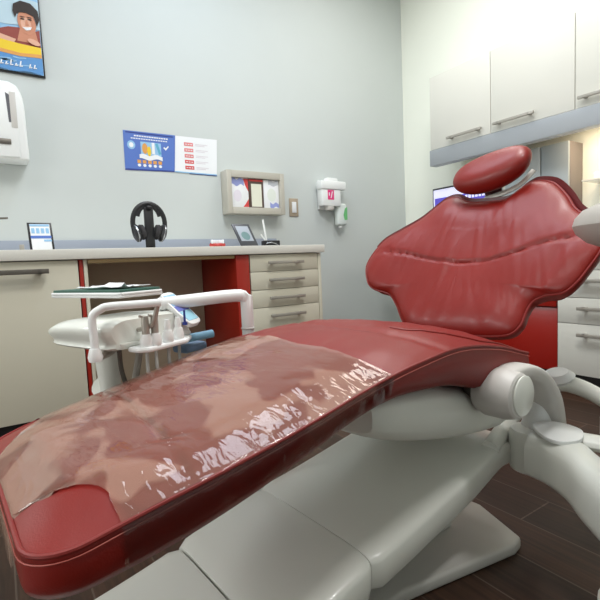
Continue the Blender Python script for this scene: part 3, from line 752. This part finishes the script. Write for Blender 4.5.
# base plate and pedestal
b = B(); prism(b, [(-.1, -.14), (.65, -.165), (.98, -.245), (1.02, -.24), (1.09, -.09), (1.09, .10), (1.02, .22), (.5, .22), (-.1, .2)], .0, .032, bev=.009, seg=3)
finish('base_plate', b, BASEG, CH)
b = B(); prism(b, [(.25, -.08), (.93, -.10), (.97, -.06), (.97, .12), (.25, .12)], .030, .05, bev=.01, seg=2); prism(b, [(.35, -.10), (.80, -.10), (.80, .10), (.35, .10)], .045, .13, bev=.01)
finish('pedestal', b, BASEG, CH)
# armrest
b = B(); lathe(b, [(0, 0), (.034, .0), (.050, .006), (.057, .025), (.057, .07), (.051, .094), (.046, .098), (0, .098)], (.892, -.205, .437), (0, -1, 0)); AR = finish('armrest_joint', b, ARMG, CH)
b = B(); lathe(b, [(0, 0), (.045, 0), (.045, .003), (.040, .006), (0, .0075)], (.900, -.303, .437), (0, -1, 0)); finish('joint_cap', b, WHITEG, AR)
b = B(); lathe(b, [(0, 0), (.038, 0), (.034, .05), (0, .05)], (.90, -.18, .43), (0, -1, 0)); finish('joint_collar', b, DNICK, AR)
b = B(); rings = []; path = smooth_path([(.875, .474), (.925, .480), (.99, .470), (1.06, .437), (1.12, .375), (1.145, .305), (1.145, .272)], 8)
N = len(path)
for i, p in enumerate(path):
    d = (path[min(i+1, N-1)]-path[max(i-1, 0)]).normalized(); nx, nz = -d[1], d[0]; f = i/(N-1)
    rad = .015+.010*f; hw = .036
    if i == N-1: rad *= .9; hw *= .9
    ring = []
    for k in range(24):
        t = 2*math.pi*k/24; c_, s_ = math.cos(t), math.sin(t)
        q = math.copysign(abs(c_)**.6, c_)*rad; y_ = -.258+math.copysign(abs(s_)**.6, s_)*hw
        ring.append(b.verts.new((p[0]+nx*q, y_, p[1]+nz*q)))
    rings.append(ring)
ring_faces(b, rings); bmesh.ops.recalc_face_normals(b, faces=b.faces); finish('armrest', b, ARMG, CH)
# support block and arms on the right
b = B(); lathe(b, [(0, 0), (.052, 0), (.056, .01), (.056, .09), (.05, .105), (0, .105)], (1.09, -.235, .19)); finish('arm_hub', b, GREYC, CH)
b = B(); lathe(b, [(0, 0), (.042, 0), (.044, .004), (.043, .012), (.041, .018), (.038, .034), (.030, .066), (.022, .085), (0, .088)], (1.13, -.235, .285)); finish('swivel_post', b, WHITE, CH)
b = B(); prism(b, closed_smooth([(1.062, -.251), (.999, -.300), (.985, -.345), (1.030, -.372), (1.095, -.35), (1.11, -.288)], 6), .312, .322, bev=.003); finish('hub_plate', b, WHITE, CH)
b = B(); rings = []; path = smooth_path([(1.06, -.255, .248), (1.04, -.31, .254), (1.0, -.37, .256), (.95, -.42, .252), (.88, -.50, .246)], 6)
for i, p in enumerate(path):
    f = i/(len(path)-1); ring = []
    for k in range(28):
        t = 2*math.pi*k/28; c_, s_ = math.cos(t), math.sin(t)
        ring.append(b.verts.new((p[0]+math.copysign(abs(c_)**.6, c_)*(.056+.006*f), p[1]+.25*math.copysign(abs(s_)**.6, s_)*.05*0, p[2]+math.copysign(abs(s_)**.6, s_)*(.055+.01*f))))
    rings.append(ring)
ring_faces(b, rings); bmesh.ops.recalc_face_normals(b, faces=b.faces); finish('support_arm', b, WHITEG, CH)
b = B(); tube(b, [(1.045, -.285, .305), (1.07, -.36, .303), (1.10, -.46, .30), (1.11, -.58, .30)], .034, seg=16, sm=5, sx=.5, up=(1, 0, 0)); finish('link_arm', b, GREYC, CH)
b = B(); lathe(b, [(0, 0), (.036, 0), (.036, .038), (.032, .043), (0, .044)], (1.10, -.425, .325)); finish('pivot_cap', b, WHITE, CH)
b = B(); lathe(b, [(0, -.022), (.03, -.018), (.045, 0), (.03, .016), (0, .02)], (1.27, -.225, .395), (-.3, .1, 1)); finish('arm_knuckle', b, WHITE, CH)
b = B(); tube(b, [(1.22, -.19, .375), (1.27, -.235, .380), (1.30, -.29, .362), (1.31, -.36, .325), (1.31, -.46, .27)], [.026, .02], seg=14, sm=5); finish('assistant_arm', b, GREYC, CH)
b = B(); tube(b, [(1.20, -.17, .34), (1.10, -.16, .28), (.98, -.18, .255)], .022, seg=12, sm=5); tube(b, [(1.22, -.19, .375), (1.20, -.17, .34)], .024); finish('arm_link', b, GREYC, CH)

# cuspidor at the right edge
c = empty('cuspidor', (1.055, .329, 0), 0, 'rounded light grey spittoon bowl on a post at the right edge beside the chair', 'spittoon')
b = B(); lathe(b, [(0, .742), (.06, .744), (.10, .751), (.134, .765), (.154, .783), (.160, .798), (.156, .813), (.142, .829), (.122, .838), (.112, .838), (.095, .81), (.05, .79), (0, .788)], (0, 0, 0), seg=48); finish('bowl', b, mat('bowl_grey', hexc(172, 167, 160), .45), c)
b = B(); lathe(b, [(0, .02), (.045, .02), (.04, .4), (.038, .745), (0, .745)], (0, 0, 0)); finish('post', b, WHITE, c)
b = B(); lathe(b, [(0, 0), (.11, 0), (.11, .015), (.06, .03), (0, .03)], (0, 0, 0)); finish('base', b, GREYC, c)

# ------------------------------------------------------------ delivery unit left of the chair
U = empty('delivery_unit', (.183, 1.26, 0), R(26), 'white dental delivery unit with handpiece hoses and keypad left of the chair', 'delivery unit')
# local: x along the handpiece row (away right), y to the far left
b = B()
body = [(-.035, .612), (-.02, .575), (.0, .556), (.235, .556), (.25, .575), (.245, .61), (.20, .632), (.06, .634), (.0, .632)]
rings = []
for (yy, sc, zs_) in ((-.118, .9, .9), (-.105, 1, 1), (-.02, 1, 1), (.06, .98, .93), (.11, .95, .82), (.137, .90, .68), (.147, .80, .54)):
    cx, cz = .11, .575
    rings.append([b.verts.new((cx+(p[0]-cx)*sc, yy, cz+(p[1]-cz)*zs_)) for p in closed_smooth([(q[0], q[1]) for q in body], 4)])
ring_faces(b, rings); bmesh.ops.recalc_face_normals(b, faces=b.faces); HB = finish('head', b, WHITEG, U, angle=45)
b = B(); box(b, (.0, -.1235, .568), (.21, -.1205, .574), .001); finish('seam_strip', b, GREYC, HB)
b = B()  # handpiece holder shelf
prism(b, [(.02, -.12), (.22, -.10), (.23, -.135), (.17, -.178), (.04, -.183), (.018, -.16)], .549, .562, bev=.006); finish('holder_shelf', b, WHITE, U)
hp = [(.048, -.158), (.070, -.166), (.115, -.162), (.160, -.154)]
for i, (x, y_) in enumerate(hp):
    b = B(); lathe(b, [(0, 0), (.010, 0), (.0145, .012), (.015, .025), (.011, .04), (.0, .04)], (x, y_, .552)); f = finish('holder', b, WHITE, U)
    b = B()
    if i < 2: lathe(b, [(0, 0), (.007, .0), (.009, .02), (.0095, .05), (.008, .066), (0, .068)], (x, y_, .570)); tube(b, [(x, y_, .634), (x-.014, y_+.004, .638)], .0035)
    else: lathe(b, [(0, 0), (.007, 0), (.009, .03), (.006, .045), (0, .045)], (x, y_, .575))
    finish('handpiece', b, NICK if i < 2 else WHITE, U)
    b = B(); tube(b, [(x, y_, .556), (x-.004, y_-.004, .50), (x+.012, y_+.0, .42), (x+.03, y_+.03, .34), (x+.02, y_+.07, .30), (x+.02, y_+.075, .345)], .0042, seg=8, sm=6); finish('hose', b, HOSE, U)
b = B(); kx = Vector((.02, -.083, -.078)).normalized(); ky = Vector((1, .1, 0)); ky = (ky-kx*ky.dot(kx)).normalized(); kz = kx.cross(ky)
mt = Matrix((kx, ky, kz)).transposed().to_4x4(); mt.translation = (.212, -.112, .634)
prism(b, closed_smooth([(-.055, -.028), (.0, -.031), (.055, -.027), (.064, 0), (.055, .027), (0, .031), (-.055, .028), (-.064, 0)], 4), -.008, .008, mt, bev=.003); KP = finish('keypad', b, WHITE, U)
b = B(); prism(b, [(-.052, -.023), (-.01, -.025), (-.01, .025), (-.052, .023)], .008, .0092, mt); finish('keypad_print', b, BLUEL, KP)
b = B(); prism(b, [(-.008, -.025), (.012, -.025), (.012, .025), (-.008, .025)], .008, .0092, mt); finish('keypad_print', b, mat('print_violet_blue', hexc(110, 120, 200), .5), KP)
b = B(); prism(b, [(.014, -.025), (.05, -.022), (.05, .022), (.014, .025)], .008, .0092, mt); finish('keypad_print', b, mat('print_cyan', hexc(160, 215, 235), .5), KP)
b = B(); tube(b, [(.19, -.15, .60), (.19, -.15, .635)], .003); lathe(b, [(0, 0), (.007, 0), (.007, .008), (0, .008)], (.19, -.15, .595)); finish('toggle', b, BLUED, U)
# tray support: post, elbow and bar
b = B(); tube(b, [(-.05, -.095, .553), (-.05, -.095, .60), (-.05, -.095, .645), (-.034, -.106, .662), (-.018, -.118, .667), (.03, -.165, .668), (.065, -.20, .669)], .0095, seg=12, sm=5); lathe(b, [(0, 0), (.015, 0), (.017, .01), (.012, .03), (0, .03)], (-.05, -.095, .54)); finish('tray_post', b, WHITE, U)
b = B(); tube(b, [(.060, -.193, .665), (.058, -.172, .615), (.058, -.12, .60)], .006, sm=3); finish('tray_bracket', b, NICK, U)
b = B(); tube(b, [(-.05, -.095, .546), (.02, -.06, .548), (.06, -.02, .554)], .009, sm=3); finish('tray_arm', b, NICK, U)
# lower body arms
b = B(); lathe(b, [(0, 0), (.024, 0), (.033, .10), (.038, .14), (0, .14)], (.06, .01, .418)); finish('pivot_housing', b, WHITEG, U)
b = B(); tube(b, [(.05, .03, .44), (.12, .06, .40), (.22, .08, .36), (.42, .05, .33)], .03, seg=14, sm=5); finish('lower_arm', b, GREYC, U)
b = B(); tube(b, [(.17, -.075, .652), (.22, -.11, .655), (.345, -.205, .662), (.367, -.222, .650), (.372, -.226, .61), (.372, -.226, .02)], .0185, seg=16, sm=4); finish('support_arm', b, WHITE, U)
b = B(); lathe(b, [(.019, 0), (.0205, .001), (.0205, .004), (.019, .005)], (.372, -.226, .56)); finish('joint_ring', b, ARMG, U)
b = B(); lathe(b, [(0, 0), (.10, 0), (.10, .012), (.04, .03), (0, .03)], (.372, -.226, 0)); finish('floor_base', b, GREYC, U)
b = B(); tube(b, [(.235, -.11, .548), (.27, -.125, .55), (.31, -.14, .552)], .012, seg=12); finish('syringe_handle', b, mat('pale_blue_plastic', hexc(140, 190, 220), .4), U)
b = B(); box(b, (.22, -.12, .505), (.31, -.06, .53), .01); finish('hose_bracket', b, mat('steel_blue_plastic', hexc(110, 135, 165), .5), U)
b = B(); tube(b, [(.02, -.09, .552), (.03, -.08, .50), (.06, -.06, .44), (.10, -.02, .38)], .006, seg=8, sm=5); finish('hose', b, DNICK, U)
b = B(); tube(b, [(.085, -.09, .552), (.08, -.08, .50), (.09, -.05, .44), (.12, -.01, .38)], .009, seg=8, sm=5); finish('hose', b, NICK, U)
# tray, green mat and paper
Tr = empty('instrument_tray', (.250, 1.172, .682), R(25), 'shallow white instrument tray carried above the delivery unit', 'tray')
b = B(); box(b, (0, 0, 0), (.135, .30, .009), .004); finish('tray_pan', b, WHITE, Tr)
b = B(); tube(b, [(.006, .002, .011), (.129, .002, .011), (.135, .008, .011), (.135, .292, .011), (.129, .298, .011), (.006, .298, .011), (0, .292, .011), (0, .008, .011)], .0035, seg=8, closed=True); finish('tray_rim', b, WHITE, Tr)
o = bx('tray_mat', (.004, .006, .0115), (.131, .294, .021), GREEN, bev=.002); o.location = Tr.location; o.rotation_euler = Tr.rotation_euler; tag(o, 'dark green mat lying in the white instrument tray', 'mat')
b = B(); NP = 12; g = [[b.verts.new((.02+.10*i/NP, .03+.18*j/6, .0225+.004*(1+noise.noise(Vector((i*.7, j*.8, 0))))+(.012 if (i == 2 and j < 3) else 0))) for j in range(7)] for i in range(NP+1)]
for i in range(NP):
    for j in range(6): b.faces.new((g[i][j], g[i+1][j], g[i+1][j+1], g[i][j+1]))
o = finish('paper_napkin', b, PAPER); sm_ = o.modifiers.new('s', 'SOLIDIFY'); sm_.thickness = .001; sm_.offset = 1
o.location = Tr.location; o.rotation_euler = Tr.rotation_euler; tag(o, 'crumpled white paper napkin lying on the green tray mat', 'napkin')
